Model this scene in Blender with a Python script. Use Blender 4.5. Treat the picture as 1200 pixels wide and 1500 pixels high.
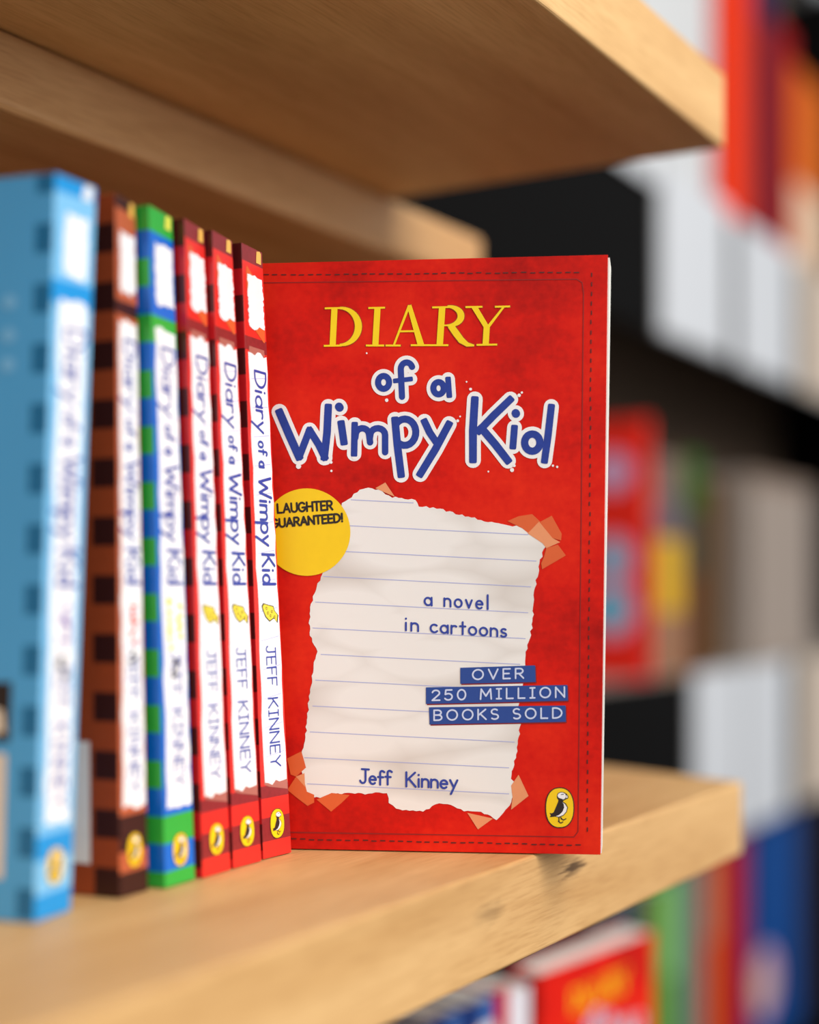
import bpy, bmesh, math, random
from mathutils import Vector, Matrix
from mathutils.geometry import tessellate_polygon

# ---------------------------------------------------------------- clear
for o in list(bpy.data.objects):
    bpy.data.objects.remove(o)
S = bpy.context.scene
C = S.collection
random.seed(7)

# ---------------------------------------------------------------- camera, world, light, exposure
FPX, CX, HY = 1900.0, 600.0, 864.0          # focal length in pixels, centre column, horizon row
cam_d = bpy.data.cameras.new('camera')
cam_d.sensor_fit = 'AUTO'
cam_d.sensor_width = 30.0
cam_d.lens = FPX / 1500.0 * 30.0
cam_d.shift_y = (HY - 750.0) / 1500.0
cam_d.clip_start = 0.01
cam_d.dof.use_dof = True
cam_d.dof.focus_distance = 0.429
cam_d.dof.aperture_fstop = 1.95
cam = bpy.data.objects.new('camera', cam_d)
C.objects.link(cam)
cam.location = (0, 0, 0)
cam.rotation_euler = (math.pi / 2, 0, 0)
S.camera = cam

W = bpy.data.worlds.new('world')
S.world = W
W.use_nodes = True
bg = W.node_tree.nodes['Background']
bg.inputs['Color'].default_value = (0.92, 0.96, 1.0, 1)
bg.inputs['Strength'].default_value = 0.43

def area(name, loc, target, sx, sy, power, col):
    l = bpy.data.lights.new(name, 'AREA')
    l.shape = 'RECTANGLE'; l.size = sx; l.size_y = sy
    l.energy = power; l.color = col
    o = bpy.data.objects.new(name, l); C.objects.link(o)
    o.location = loc
    o.rotation_euler = (Vector(target) - Vector(loc)).to_track_quat('-Z', 'Y').to_euler()
    return o
area('window_daylight', (2.38, -1.35, 1.1), (0.0, 0.45, 0.0), 2.2, 2.0, 59, (1.0, 0.985, 0.96))
area('ceiling_lamp_light', (1.2, -0.40, 1.55), (0.0, 0.45, -0.1), 1.2, 1.2, 27, (1.0, 0.95, 0.86))

S.view_settings.view_transform = 'Standard'
S.view_settings.look = 'None'
S.view_settings.gamma = 1
S.view_settings.use_curve_mapping = False
S.view_settings.exposure = 0.25

# ---------------------------------------------------------------- directions of the shelving
D = Vector((0.5600, 0.8286, 0)).normalized()      # along the shelves, away from the viewer
N = Vector((-D.y, D.x, 0))                        # into the shelves
A0 = Vector((0.1508, 0.587, 0))                   # front end corner of the oak shelf
B0 = Vector((0.2428, 1.300, 0))                   # a point on the front of the dark bookcase
ZS = -0.0868                                      # top of the oak shelf
ZF = -1.25                                        # floor
UP = Vector((0, 0, 1))
def near(t, s=0.0, z=0.0): return A0 + D * t + N * s + UP * z
def far(t, s=0.0, z=0.0): return B0 + D * t + N * s + UP * z

# ---------------------------------------------------------------- materials
def srgb(r, g, b):
    f = lambda c: (c / 255 / 12.92) if c / 255 <= 0.04045 else ((c / 255 + 0.055) / 1.055) ** 2.4
    return (f(r), f(g), f(b), 1)
def mat(name, col, rough=0.5, spec=0.5, noise=None, coat=0.0):
    m = bpy.data.materials.new(name); m.use_nodes = True
    nt = m.node_tree; b = nt.nodes['Principled BSDF']
    b.inputs['Roughness'].default_value = rough
    b.inputs['Specular IOR Level'].default_value = spec
    b.inputs['Coat Weight'].default_value = coat
    b.inputs['Coat Roughness'].default_value = 0.15
    if noise is None: noise = (300, 0.04)
    tc = nt.nodes.new('ShaderNodeTexCoord')
    no = nt.nodes.new('ShaderNodeTexNoise'); no.inputs['Scale'].default_value = noise[0]; no.inputs['Detail'].default_value = 4
    nt.links.new(tc.outputs['Object'], no.inputs['Vector'])
    mx = nt.nodes.new('ShaderNodeMix'); mx.data_type = 'RGBA'
    k = noise[1]
    mx.inputs[6].default_value = (col[0] * (1 - k), col[1] * (1 - k), col[2] * (1 - k), 1)
    mx.inputs[7].default_value = (min(1, col[0] * (1 + k)), min(1, col[1] * (1 + k)), min(1, col[2] * (1 + k)), 1)
    nt.links.new(no.outputs['Fac'], mx.inputs[0])
    nt.links.new(mx.outputs[2], b.inputs['Base Color'])
    return m

def wood(name, light, dark, scale=1.0, stain=None):
    m = bpy.data.materials.new(name); m.use_nodes = True
    nt = m.node_tree; b = nt.nodes['Principled BSDF']; L = nt.links.new
    b.inputs['Roughness'].default_value = 0.48
    b.inputs['Specular IOR Level'].default_value = 0.35
    tc = nt.nodes.new('ShaderNodeTexCoord')
    mp = nt.nodes.new('ShaderNodeMapping')
    mp.vector_type = 'TEXTURE'
    mp.inputs['Rotation'].default_value = (0, 0, math.atan2(D.y, D.x))
    L(tc.outputs['Object'], mp.inputs['Vector'])
    def noise(sx, sy, sz, detail, rough=0.6, dist=0.0):
        q = nt.nodes.new('ShaderNodeMapping'); q.inputs['Scale'].default_value = (sx * scale, sy * scale, sz * scale)
        L(mp.outputs[0], q.inputs[0])
        n = nt.nodes.new('ShaderNodeTexNoise'); n.inputs['Scale'].default_value = 1.0
        n.inputs['Detail'].default_value = detail; n.inputs['Roughness'].default_value = rough; n.inputs['Distortion'].default_value = dist
        L(q.outputs[0], n.inputs['Vector']); return n
    n1 = noise(6, 60, 60, 5, 0.6, 0.6)
    n2 = noise(60, 900, 900, 3)
    n3 = noise(4, 14, 14, 2)
    r1 = nt.nodes.new('ShaderNodeValToRGB')
    r1.color_ramp.elements[0].position = 0.3; r1.color_ramp.elements[0].color = dark
    r1.color_ramp.elements[1].position = 0.68; r1.color_ramp.elements[1].color = light
    L(n1.outputs['Fac'], r1.inputs[0])
    r2 = nt.nodes.new('ShaderNodeValToRGB')
    r2.color_ramp.elements[0].position = 0.32; r2.color_ramp.elements[0].color = (0.8, 0.74, 0.68, 1)
    r2.color_ramp.elements[1].position = 0.55; r2.color_ramp.elements[1].color = (1, 1, 1, 1)
    L(n2.outputs['Fac'], r2.inputs[0])
    m1 = nt.nodes.new('ShaderNodeMix'); m1.data_type = 'RGBA'; m1.blend_type = 'MULTIPLY'; m1.inputs[0].default_value = 0.75
    L(r1.outputs[0], m1.inputs[6]); L(r2.outputs[0], m1.inputs[7])
    r3 = nt.nodes.new('ShaderNodeValToRGB')
    r3.color_ramp.elements[0].position = 0.35; r3.color_ramp.elements[0].color = (0.85, 0.8, 0.76, 1)
    r3.color_ramp.elements[1].position = 0.6; r3.color_ramp.elements[1].color = (1, 1, 1, 1)
    L(n3.outputs['Fac'], r3.inputs[0])
    m2 = nt.nodes.new('ShaderNodeMix'); m2.data_type = 'RGBA'; m2.blend_type = 'MULTIPLY'; m2.inputs[0].default_value = 1
    L(m1.outputs[2], m2.inputs[6]); L(r3.outputs[0], m2.inputs[7])
    out = m2.outputs[2]
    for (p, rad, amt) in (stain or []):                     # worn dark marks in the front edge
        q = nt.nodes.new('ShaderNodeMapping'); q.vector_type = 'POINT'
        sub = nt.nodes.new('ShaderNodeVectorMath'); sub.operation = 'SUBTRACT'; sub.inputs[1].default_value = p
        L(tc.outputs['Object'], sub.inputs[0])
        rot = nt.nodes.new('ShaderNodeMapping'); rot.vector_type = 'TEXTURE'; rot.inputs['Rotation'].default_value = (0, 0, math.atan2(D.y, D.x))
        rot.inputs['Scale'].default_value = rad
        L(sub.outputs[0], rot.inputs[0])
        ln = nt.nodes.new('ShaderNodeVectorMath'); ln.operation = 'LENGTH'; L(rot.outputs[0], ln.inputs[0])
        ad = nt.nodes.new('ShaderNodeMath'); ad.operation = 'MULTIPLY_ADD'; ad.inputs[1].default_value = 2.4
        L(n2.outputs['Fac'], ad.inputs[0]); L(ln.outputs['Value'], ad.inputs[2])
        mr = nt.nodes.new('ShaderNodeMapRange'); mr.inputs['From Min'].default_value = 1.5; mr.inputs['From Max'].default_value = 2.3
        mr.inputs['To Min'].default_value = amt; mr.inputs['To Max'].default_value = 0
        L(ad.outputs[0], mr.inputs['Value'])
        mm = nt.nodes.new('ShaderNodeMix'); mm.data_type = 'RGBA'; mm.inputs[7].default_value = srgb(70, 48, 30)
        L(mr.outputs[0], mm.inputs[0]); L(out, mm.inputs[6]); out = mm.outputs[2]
    L(out, b.inputs['Base Color'])
    bp = nt.nodes.new('ShaderNodeBump'); bp.inputs['Strength'].default_value = 0.12; bp.inputs['Distance'].default_value = 0.0004
    L(n2.outputs['Fac'], bp.inputs['Height']); L(bp.outputs[0], b.inputs['Normal'])
    return m

def leather(name):
    """the printed, mottled red of the front cover"""
    m = bpy.data.materials.new(name); m.use_nodes = True
    nt = m.node_tree; b = nt.nodes['Principled BSDF']; L = nt.links.new
    b.inputs['Roughness'].default_value = 0.5; b.inputs['Specular IOR Level'].default_value = 0.15
    tc = nt.nodes.new('ShaderNodeTexCoord')
    n1 = nt.nodes.new('ShaderNodeTexNoise'); n1.inputs['Scale'].default_value = 22; n1.inputs['Detail'].default_value = 5
    n2 = nt.nodes.new('ShaderNodeTexNoise'); n2.inputs['Scale'].default_value = 420; n2.inputs['Detail'].default_value = 4
    n3 = nt.nodes.new('ShaderNodeTexNoise'); n3.inputs['Scale'].default_value = 75; n3.inputs['Detail'].default_value = 6; n3.inputs['Roughness'].default_value = 0.7
    q = nt.nodes.new('ShaderNodeMapping'); q.inputs['Scale'].default_value = (0.35, 1, 1.4)
    L(tc.outputs['Object'], q.inputs[0]); L(q.outputs[0], n3.inputs['Vector'])
    L(tc.outputs['Object'], n1.inputs['Vector']); L(tc.outputs['Object'], n2.inputs['Vector'])
    r = nt.nodes.new('ShaderNodeValToRGB')
    e = r.color_ramp.elements
    e[0].position = 0.28; e[0].color = srgb(160, 16, 12)
    e[1].position = 0.72; e[1].color = srgb(234, 46, 20)
    x = e.new(0.5); x.color = srgb(214, 26, 14)
    a = nt.nodes.new('ShaderNodeMath'); a.operation = 'MULTIPLY_ADD'; a.inputs[1].default_value = 0.22
    L(n2.outputs['Fac'], a.inputs[0])
    a1 = nt.nodes.new('ShaderNodeMath'); a1.operation = 'MULTIPLY_ADD'; a1.inputs[1].default_value = 0.22; a1.inputs[2].default_value = -0.22
    L(n3.outputs['Fac'], a1.inputs[0])
    a2 = nt.nodes.new('ShaderNodeMath'); a2.operation = 'ADD'
    L(n1.outputs['Fac'], a2.inputs[0]); L(a1.outputs[0], a2.inputs[1])
    L(a2.outputs[0], a.inputs[2]); L(a.outputs[0], r.inputs[0])
    L(r.outputs[0], b.inputs['Base Color'])
    return m

def crumpled(name):
    m = bpy.data.materials.new(name); m.use_nodes = True
    nt = m.node_tree; b = nt.nodes['Principled BSDF']; L = nt.links.new
    b.inputs['Roughness'].default_value = 0.5; b.inputs['Specular IOR Level'].default_value = 0.3
    tc = nt.nodes.new('ShaderNodeTexCoord')
    q = nt.nodes.new('ShaderNodeMapping'); q.inputs['Rotation'].default_value = (0, 0.6, 0); q.inputs['Scale'].default_value = (1, 1, 2.6)
    L(tc.outputs['Object'], q.inputs[0])
    n1 = nt.nodes.new('ShaderNodeTexVoronoi'); n1.inputs['Scale'].default_value = 34; n1.feature = 'F1'; n1.inputs['Randomness'].default_value = 1.0
    L(q.outputs[0], n1.inputs['Vector'])
    r = nt.nodes.new('ShaderNodeValToRGB'); e = r.color_ramp.elements
    e[0].position = 0.50; e[0].color = srgb(241, 236, 231)
    e[1].position = 0.95; e[1].color = srgb(214, 205, 197)
    L(n1.outputs['Distance'], r.inputs[0]); L(r.outputs[0], b.inputs['Base Color'])
    return m

CASE = near(-0.3, 0.15, ZF)
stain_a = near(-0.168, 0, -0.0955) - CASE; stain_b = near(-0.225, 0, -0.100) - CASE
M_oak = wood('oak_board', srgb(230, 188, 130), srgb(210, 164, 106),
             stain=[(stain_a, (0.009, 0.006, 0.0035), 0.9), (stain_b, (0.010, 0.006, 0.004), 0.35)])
M_oak_dark = wood('oak_rail', srgb(226, 180, 128), srgb(204, 156, 104))
M_backpanel = wood('back_panel_wood', srgb(120, 92, 66), srgb(92, 68, 46))
M_floor = wood('floor_boards', srgb(70, 62, 55), srgb(58, 50, 43), 0.2)
M_wall = mat('dark_wall', srgb(60, 54, 50), 0.8)
M_black = mat('black_shelf', srgb(9, 8, 8), 0.7, 0.06)
M_umber = mat('dark_brown_back', srgb(128, 108, 92), 0.8, 0.1)
M_greybar = mat('grey_shelf_top', srgb(150, 142, 134), 0.5)
M_card = mat('white_card', srgb(208, 211, 217), 0.45)
M_cardw = mat('cream_card', srgb(204, 186, 168), 0.5)
M_cardgrey = mat('grey_holder', srgb(150, 150, 150), 0.4)
M_page = mat('paper_pages', srgb(238, 236, 228), 0.8, 0.2, (900, 0.08))
M_cover = leather('red_cover')
M_paper = crumpled('crumpled_paper')
M_ink = mat('blue_ink', srgb(36, 60, 150), 0.45, 0.4, (500, 0.25))
M_ink2 = mat('blue_pen', srgb(46, 66, 160), 0.5)
M_white = mat('white_print', srgb(246, 242, 240), 0.45)
M_label = mat('white_label', srgb(244, 244, 246), 0.4, 0.5)
M_yellow = mat('yellow_print', srgb(252, 206, 10), 0.4)
M_gold = mat('yellow_title', srgb(255, 216, 14), 0.4)
M_goldedge = mat('title_edge', srgb(168, 62, 12), 0.5)
M_goldfoil = mat('gold_mark', srgb(246, 190, 90), 0.3)
M_dark = mat('dark_print', srgb(40, 28, 24), 0.5)
M_stitch = mat('dark_stitch', srgb(86, 18, 12), 0.6)
M_crease_shadow = mat('pressed_line_tag_shadow', srgb(142, 16, 10), 0.6)
M_rule = mat('ruled_line', srgb(176, 178, 224), 0.5)
M_tape = mat('orange_tape', srgb(224, 98, 46), 0.4)
M_tapel = mat('pale_tape', srgb(236, 152, 104), 0.4)
M_tag = mat('blue_tag', srgb(40, 72, 148), 0.4, 0.5)
M_tagtext = mat('embossed_white', srgb(206, 214, 240), 0.5)
M_red = mat('spine_red', srgb(206, 26, 34), 0.35, 0.5, (400, 0.12))
M_redband = mat('spine_red_band', srgb(232, 44, 36), 0.35, 0.5)
M_maroon = mat('spine_maroon', srgb(140, 38, 42), 0.35, 0.5, (700, 0.3))
M_square = mat('square_maroon', srgb(84, 20, 22), 0.35, 0.5)
M_tapedull = mat('dull_tape', srgb(176, 104, 92), 0.4)
M_green = mat('stripe_green', srgb(46, 172, 62), 0.35)
M_gblue = mat('stripe_blue', srgb(0, 106, 208), 0.35)
M_brown = mat('cover_brown', srgb(160, 70, 34), 0.4, 0.4, (600, 0.15))
M_browndk = mat('square_brown', srgb(58, 22, 18), 0.4, 0.4)
M_brownsp = mat('spine_brown', srgb(186, 92, 56), 0.4, 0.4, (600, 0.15))
M_sky = mat('cover_blue', srgb(82, 168, 222), 0.35, 0.5, (14, 0.12))
M_skysq = mat('square_blue', srgb(26, 112, 160), 0.35)
M_skysp = mat('spine_light_blue', srgb(124, 192, 236), 0.3)
M_skysp2 = mat('spine_blue', srgb(16, 146, 218), 0.3)
M_cream = mat('cream_panel', srgb(236, 218, 196), 0.5)
M_redink = mat('red_pen', srgb(226, 90, 80), 0.5)
M_violet = mat('violet_pen', srgb(120, 84, 170), 0.5)
M_cheese = mat('cheese_yellow', srgb(236, 214, 60), 0.5)

def ramp_mat(key, rgb, rough=0.45):
    m = bpy.data.materials.get(key)
    return m or mat(key, srgb(*rgb), 0.6, 0.12)

# ---------------------------------------------------------------- object helpers
def thing(name, label, cat, loc, group=None):
    o = bpy.data.objects.new(name, None); C.objects.link(o)
    o.empty_display_size = 0.02
    o.location = loc
    o['label'] = label; o['category'] = cat
    if group: o['group'] = group
    return o

def origin_of(o):
    v = Vector((0, 0, 0))
    while o is not None:
        v += Vector(o.location); o = o.parent
    return v

def part(name, bm, mats, parent, label=None, bevel=None, solid=None):
    """link bm (built in world coordinates) as one mesh"""
    me = bpy.data.meshes.new(name)
    off = origin_of(parent)
    bmesh.ops.translate(bm, verts=bm.verts, vec=-off)
    bm.to_mesh(me); bm.free()
    for m in (mats if isinstance(mats, (list, tuple)) else [mats]): me.materials.append(m)
    o = bpy.data.objects.new(name, me); C.objects.link(o)
    o.parent = parent
    if solid:
        md = o.modifiers.new('thickness', 'SOLIDIFY'); md.thickness = solid; md.offset = -1
    if bevel:
        md = o.modifiers.new('soft_edges', 'BEVEL'); md.width = bevel; md.segments = 3
        md.limit_method = 'ANGLE'; md.angle_limit = math.radians(40)
    if label: o['label'] = label
    return o

def structure(name, bm, m):
    o = part(name, bm, m, None); o['kind'] = 'structure'; return o

def prism(bm, pts, z0, z1):
    """closed prism over a ground polygon"""
    lo = [bm.verts.new((p[0], p[1], z0)) for p in pts]
    hi = [bm.verts.new((p[0], p[1], z1)) for p in pts]
    n = len(pts)
    bm.faces.new(lo); bm.faces.new(hi)
    for i in range(n): bm.faces.new((lo[i], lo[(i + 1) % n], hi[(i + 1) % n], hi[i]))
    bmesh.ops.recalc_face_normals(bm, faces=bm.faces[:])

def hexa(bm, lo, hi):
    """box from four lower and four upper corners"""
    a = [bm.verts.new(p) for p in lo]; b = [bm.verts.new(p) for p in hi]
    fs = [bm.faces.new(a), bm.faces.new(b)]
    for i in range(4): fs.append(bm.faces.new((a[i], a[(i + 1) % 4], b[(i + 1) % 4], b[i])))
    bmesh.ops.recalc_face_normals(bm, faces=fs)

# ---------------------------------------------------------------- flat printed art
class Print:
    """flat ink on a surface: f(x, y, h) gives the point h above the surface"""
    def __init__(self, f): self.f = f; self.bm = bmesh.new(); self.n = 0
    def _lift(self, h): self.n += 1; return h + self.n * 4e-7
    def poly(self, pts, h=0.0001, mi=0, holes=()):
        h = self._lift(h)
        loops = [[Vector((p[0], p[1], 0)) for p in pts]] + [[Vector((p[0], p[1], 0)) for p in q] for q in holes]
        vs = [self.bm.verts.new(self.f(p.x, p.y, h)) for l in loops for p in l]
        for t in tessellate_polygon(loops):
            try:
                fc = self.bm.faces.new([vs[i] for i in t]); fc.material_index = mi
            except ValueError: pass
    def disc(self, c, rx, ry=None, h=0.0001, mi=0, n=32, a=0.0):
        ry = ry or rx
        q = []
        for k in range(n):
            w = 2 * math.pi * k / n
            x, y = rx * math.cos(w), ry * math.sin(w)
            q.append((c[0] + x * math.cos(a) - y * math.sin(a), c[1] + x * math.sin(a) + y * math.cos(a)))
        self.poly(q, h, mi)
    def stroke(self, pts, w, h=0.0001, mi=0, caps=True, n=10, flat=False):
        """one outline of a thick line, joints rounded"""
        for i in range(len(pts) - 1):
            (x0, y0), (x1, y1) = pts[i], pts[i + 1]
            a = math.atan2(y1 - y0, x1 - x0); r = w / 2
            q = []
            if caps:
                sq = lambda v: math.copysign(abs(v) ** 0.45, v)          # squarish marker end
                for x, y, s0, end in ((x1, y1, -1, i == len(pts) - 2), (x0, y0, 1, i == 0)):
                    for k in range(n + 1):
                        t = s0 * math.pi / 2 + math.pi * k / n
                        cx_, sx_ = math.cos(t), math.sin(t)
                        if flat and end: cx_, sx_ = sq(cx_) * 0.8, sq(sx_) * 0.97
                        q.append((x + r * (cx_ * math.cos(a) - sx_ * math.sin(a)), y + r * (cx_ * math.sin(a) + sx_ * math.cos(a))))
            else:
                s, c = math.sin(a) * r, math.cos(a) * r
                q = [(x0 + s, y0 - c), (x1 + s, y1 - c), (x1 - s, y1 + c), (x0 - s, y0 + c)]
            h2 = self._lift(h)
            vs = [self.bm.verts.new(self.f(p[0], p[1], h2)) for p in q]
            fc = self.bm.faces.new(vs); fc.material_index = mi
    def done(self, name, mats, parent, label=None):
        bm = self.bm
        bm.normal_update()
        return part(name, bm, mats, parent, label)

def arc(cx, cy, rx, ry, a0, a1, n=12):
    return [(cx + rx * math.cos(math.radians(a0 + (a1 - a0) * k / n)), cy + ry * math.sin(math.radians(a0 + (a1 - a0) * k / n))) for k in range(n + 1)]

# a hand-drawn stroke alphabet: (advance, strokes); cap height 1, baseline 0
G = {
 'A': (.74, [[(0, 0), (.37, 1), (.74, 0)], [(.14, .34), (.6, .34)]]),
 'B': (.6, [[(0, 0), (0, 1)], [(0, 1), (.3, 1)] + arc(.3, .76, .25, .24, 90, -90, 8) + [(0, .52)], [(0, .52), (.32, .52)] + arc(.32, .26, .28, .26, 90, -90, 8) + [(0, 0)]]),
 'D': (.7, [[(0, 0), (0, 1)], [(0, 1), (.2, 1)] + arc(.2, .5, .5, .5, 90, -90, 12) + [(0, 0)]]),
 'E': (.52, [[(.52, 1), (0, 1), (0, 0), (.52, 0)], [(0, .52), (.44, .52)]]),
 'F': (.5, [[(.52, 1), (0, 1), (0, 0)], [(0, .52), (.42, .52)]]),
 'G': (.78, [arc(.4, .5, .4, .5, 45, 350, 18), [(.45, .45), (.8, .45)]]),
 'H': (.66, [[(0, 0), (0, 1)], [(.66, 0), (.66, 1)], [(0, .52), (.66, .52)]]),
 'I': (.36, [[(.18, 0), (.18, 1)], [(0, 0), (.36, 0)], [(0, 1), (.36, 1)]]),
 'J': (.5, [[(.1, 1), (.6, 1)], [(.36, 1), (.36, .25)] + arc(.16, .25, .2, .25, 0, -160, 8)]),
 'K': (.6, [[(0, 0), (0, 1)], [(.58, 1), (.02, .42)], [(.16, .56), (.62, 0)]]),
 'L': (.5, [[(0, 1), (0, 0), (.5, 0)]]),
 'M': (.84, [[(0, 0), (.06, 1), (.42, .3), (.78, 1), (.84, 0)]]),
 'N': (.68, [[(0, 0), (0, 1), (.68, 0), (.68, 1)]]),
 'O': (.8, [arc(.4, .5, .4, .5, 0, 360, 22)]),
 'R': (.6, [[(0, 0), (0, 1)], [(0, 1), (.3, 1)] + arc(.3, .74, .26, .26, 90, -90, 8) + [(0, .48)], [(.26, .48), (.6, 0)]]),
 'S': (.56, [arc(.28, .75, .25, .25, 40, 270, 12) + arc(.28, .25, .28, .25, 90, -140, 12)]),
 'T': (.62, [[(0, 1), (.62, 1)], [(.31, 1), (.31, 0)]]),
 'U': (.66, [[(0, 1), (0, .33)] + arc(.33, .33, .33, .33, 180, 360, 10) + [(.66, 1)]]),
 'V': (.7, [[(0, 1), (.35, 0), (.7, 1)]]),
 'W': (1.0, [[(0, 1), (.24, 0), (.5, .7), (.78, 0), (1, 1)]]),
 'Y': (.66, [[(0, 1), (.33, .5)], [(.68, 1), (.33, .5), (.33, 0)]]),
 '0': (.62, [arc(.31, .5, .31, .5, 0, 360, 20)]),
 '2': (.58, [arc(.28, .72, .28, .28, 165, -30, 10) + [(0, 0), (.58, 0)]]),
 '5': (.56, [[(.52, 1), (.06, 1), (.02, .56)] + arc(.25, .32, .3, .32, 120, -150, 12)]),
 '!': (.12, [[(.06, 1), (.06, .32)], [(.06, .04), (.06, .06)]]),
 'a': (.5, [arc(.25, .27, .24, .27, 20, 360, 14), [(.49, .56), (.5, 0)]]),
 'c': (.44, [arc(.26, .28, .25, .28, 50, 320, 12)]),
 'd': (.5, [arc(.24, .27, .23, .27, 0, 360, 14), [(.49, 1), (.5, 0)]]),
 'e': (.48, [[(.02, .3), (.46, .3)] + arc(.24, .28, .23, .28, 5, 315, 14)]),
 'f': (.4, [[(.46, .92)] + arc(.3, .84, .14, .16, 60, 180, 6) + [(.16, 0)], [(0, .55), (.38, .55)]]),
 'i': (.1, [[(.05, .55), (.05, 0)], [(.05, .83), (.05, .85)]]),
 'l': (.1, [[(.05, 1), (.05, 0)]]),
 'm': (.74, [[(0, .56), (0, 0)], [(0, .36)] + arc(.18, .36, .18, .2, 180, 0, 8) + [(.36, 0)], [(.36, .36)] + arc(.55, .36, .19, .2, 180, 0, 8) + [(.74, 0)]]),
 'n': (.44, [[(0, .56), (0, 0)], [(0, .34)] + arc(.22, .34, .22, .22, 180, 0, 8) + [(.44, 0)]]),
 'o': (.5, [arc(.25, .28, .25, .28, 0, 360, 16)]),
 'p': (.5, [[(0, .56), (0, -.42)], arc(.25, .28, .25, .28, 180, -180, 16)]),
 'r': (.34, [[(0, .56), (0, 0)], [(0, .32)] + arc(.2, .34, .2, .22, 180, 50, 6)]),
 's': (.38, [arc(.2, .42, .16, .14, 40, 270, 10) + arc(.18, .14, .18, .14, 90, -150, 10)]),
 't': (.36, [[(.18, .86), (.18, 0)], [(0, .56), (.36, .56)]]),
 'v': (.42, [[(0, .56), (.21, 0), (.42, .56)]]),
 'y': (.46, [[(0, .56), (.24, .06)], [(.48, .56), (.06, -.42)]]),
}
def text(pr, s, p0, p1, cap, w, h, mi=0, gap=.2, space=.45, sy=-1, up=None, wob=0.0):
    """letters of s from p0 to p1 along the baseline; cap = cap height; up = direction of the letter tops"""
    adv = []; x = 0
    for i, ch in enumerate(s):
        if ch == ' ': adv.append(None); x += space; continue
        adv.append(x); x += G[ch][0] + (gap if i < len(s) - 1 else 0)
    dx, dy = p1[0] - p0[0], p1[1] - p0[1]
    if up is None:
        l = math.hypot(dx, dy); up = (-dy / l * -sy * -1, dx / l * sy)
    rnd = random.Random(len(s) * 31)
    for ch, a in zip(s, adv):
        if a is None: continue
        jy = rnd.uniform(-wob, wob)
        for st in G[ch][1]:
            q = [(p0[0] + dx * (a + sx) / x + up[0] * cap * (y + jy), p0[1] + dy * (a + sx) / x + up[1] * cap * (y + jy)) for sx, y in st]
            pr.stroke(q, w, h, mi, n=6)

def rough(pts, amp, step, seed=1):
    """a torn edge: the polygon cut into short lengths and shaken"""
    r = random.Random(seed); out = []
    n = len(pts)
    for i in range(n):
        a, b = pts[i], pts[(i + 1) % n]
        l = math.hypot(b[0] - a[0], b[1] - a[1]); k = max(1, int(l / step))
        nx, ny = (-(b[1] - a[1]) / l, (b[0] - a[0]) / l) if l > 0 else (0, 0)
        for j in range(k):
            t = j / k; j2 = r.uniform(-amp, amp)
            out.append((a[0] + (b[0] - a[0]) * t + nx * j2, a[1] + (b[1] - a[1]) * t + ny * j2))
    return out

def inside(p, poly):
    c = False; n = len(poly)
    for i in range(n):
        a, b = poly[i], poly[i - 1]
        if (a[1] > p[1]) != (b[1] > p[1]) and p[0] < (b[0] - a[0]) * (p[1] - a[1]) / (b[1] - a[1]) + a[0]: c = not c
    return c

def emblem(pr, c, hh, hw, h, sy=1.0):
    """yellow oval with a standing sea bird; c centre, hh / hw half height / half width; sy=-1 where y points down.
    Materials 0 dark, 1 yellow, 2 white"""
    K = lambda pts: [(c[0] + (x - 335) / 175.0 * hw, c[1] - sy * (y - 692) / 245.0 * hh) for x, y in pts]
    def egg(rx, ry):
        q = []
        for k in range(48):
            w = 2 * math.pi * k / 48
            cx_, sx_ = math.cos(w), math.sin(w)
            q.append((335 + rx * math.copysign(abs(cx_) ** 0.86, cx_), 692 + ry * math.copysign(abs(sx_) ** 0.86, sx_)))
        return q
    pr.poly(K(egg(178, 249)), h, 0)
    pr.poly(K(egg(166, 237)), h + 3e-5, 1)
    a = h + 6e-5
    pr.poly(K([(300, 545), (310, 515), (345, 498), (385, 502), (420, 522), (442, 556), (436, 580), (405, 592), (385, 604), (372, 616),
               (410, 640), (436, 690), (420, 745), (380, 790), (320, 812), (275, 800), (240, 806), (210, 806), (226, 785), (210, 755), (238, 760),
               (262, 745), (285, 690), (312, 625), (318, 600), (302, 575)]), a, 0)
    a += 3e-5
    pr.poly(K([(306, 548), (318, 520), (348, 506), (378, 508), (402, 524), (412, 548), (402, 578), (378, 590), (352, 580), (325, 572)]), a, 2)
    pr.poly(K([(418, 535), (432, 560), (424, 575), (412, 572)]), a, 2)
    pr.poly(K([(366, 625), (396, 645), (424, 690), (412, 740), (376, 780), (322, 802), (285, 796), (330, 778), (368, 740), (388, 690), (384, 650)]), a, 2)
    pr.stroke(K([(352, 532), (380, 528)]), hw * .05, a + 2e-5, 0, n=4)
    for q in ([(325, 808), (325, 855)], [(318, 856), (345, 880), (372, 866)], [(345, 808), (360, 828)], [(352, 828), (382, 842), (410, 826)]):
        pr.stroke(K(q), hw * .075, a, 0, n=4)

# ================================================================= the setting
bm = bmesh.new(); prism(bm, [(-4, -4), (5, -4), (5, 4), (-4, 4)], ZF - 0.05, ZF)
structure('floor', bm, M_floor)
bm = bmesh.new()
prism(bm, [tuple((far(-1.5, 0.50))[:2]), tuple((far(3.0, 0.50))[:2]), tuple((far(3.0, 0.58))[:2]), tuple((far(-1.5, 0.58))[:2])], ZF, 1.6)
structure('wall_back', bm, M_wall)

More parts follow.
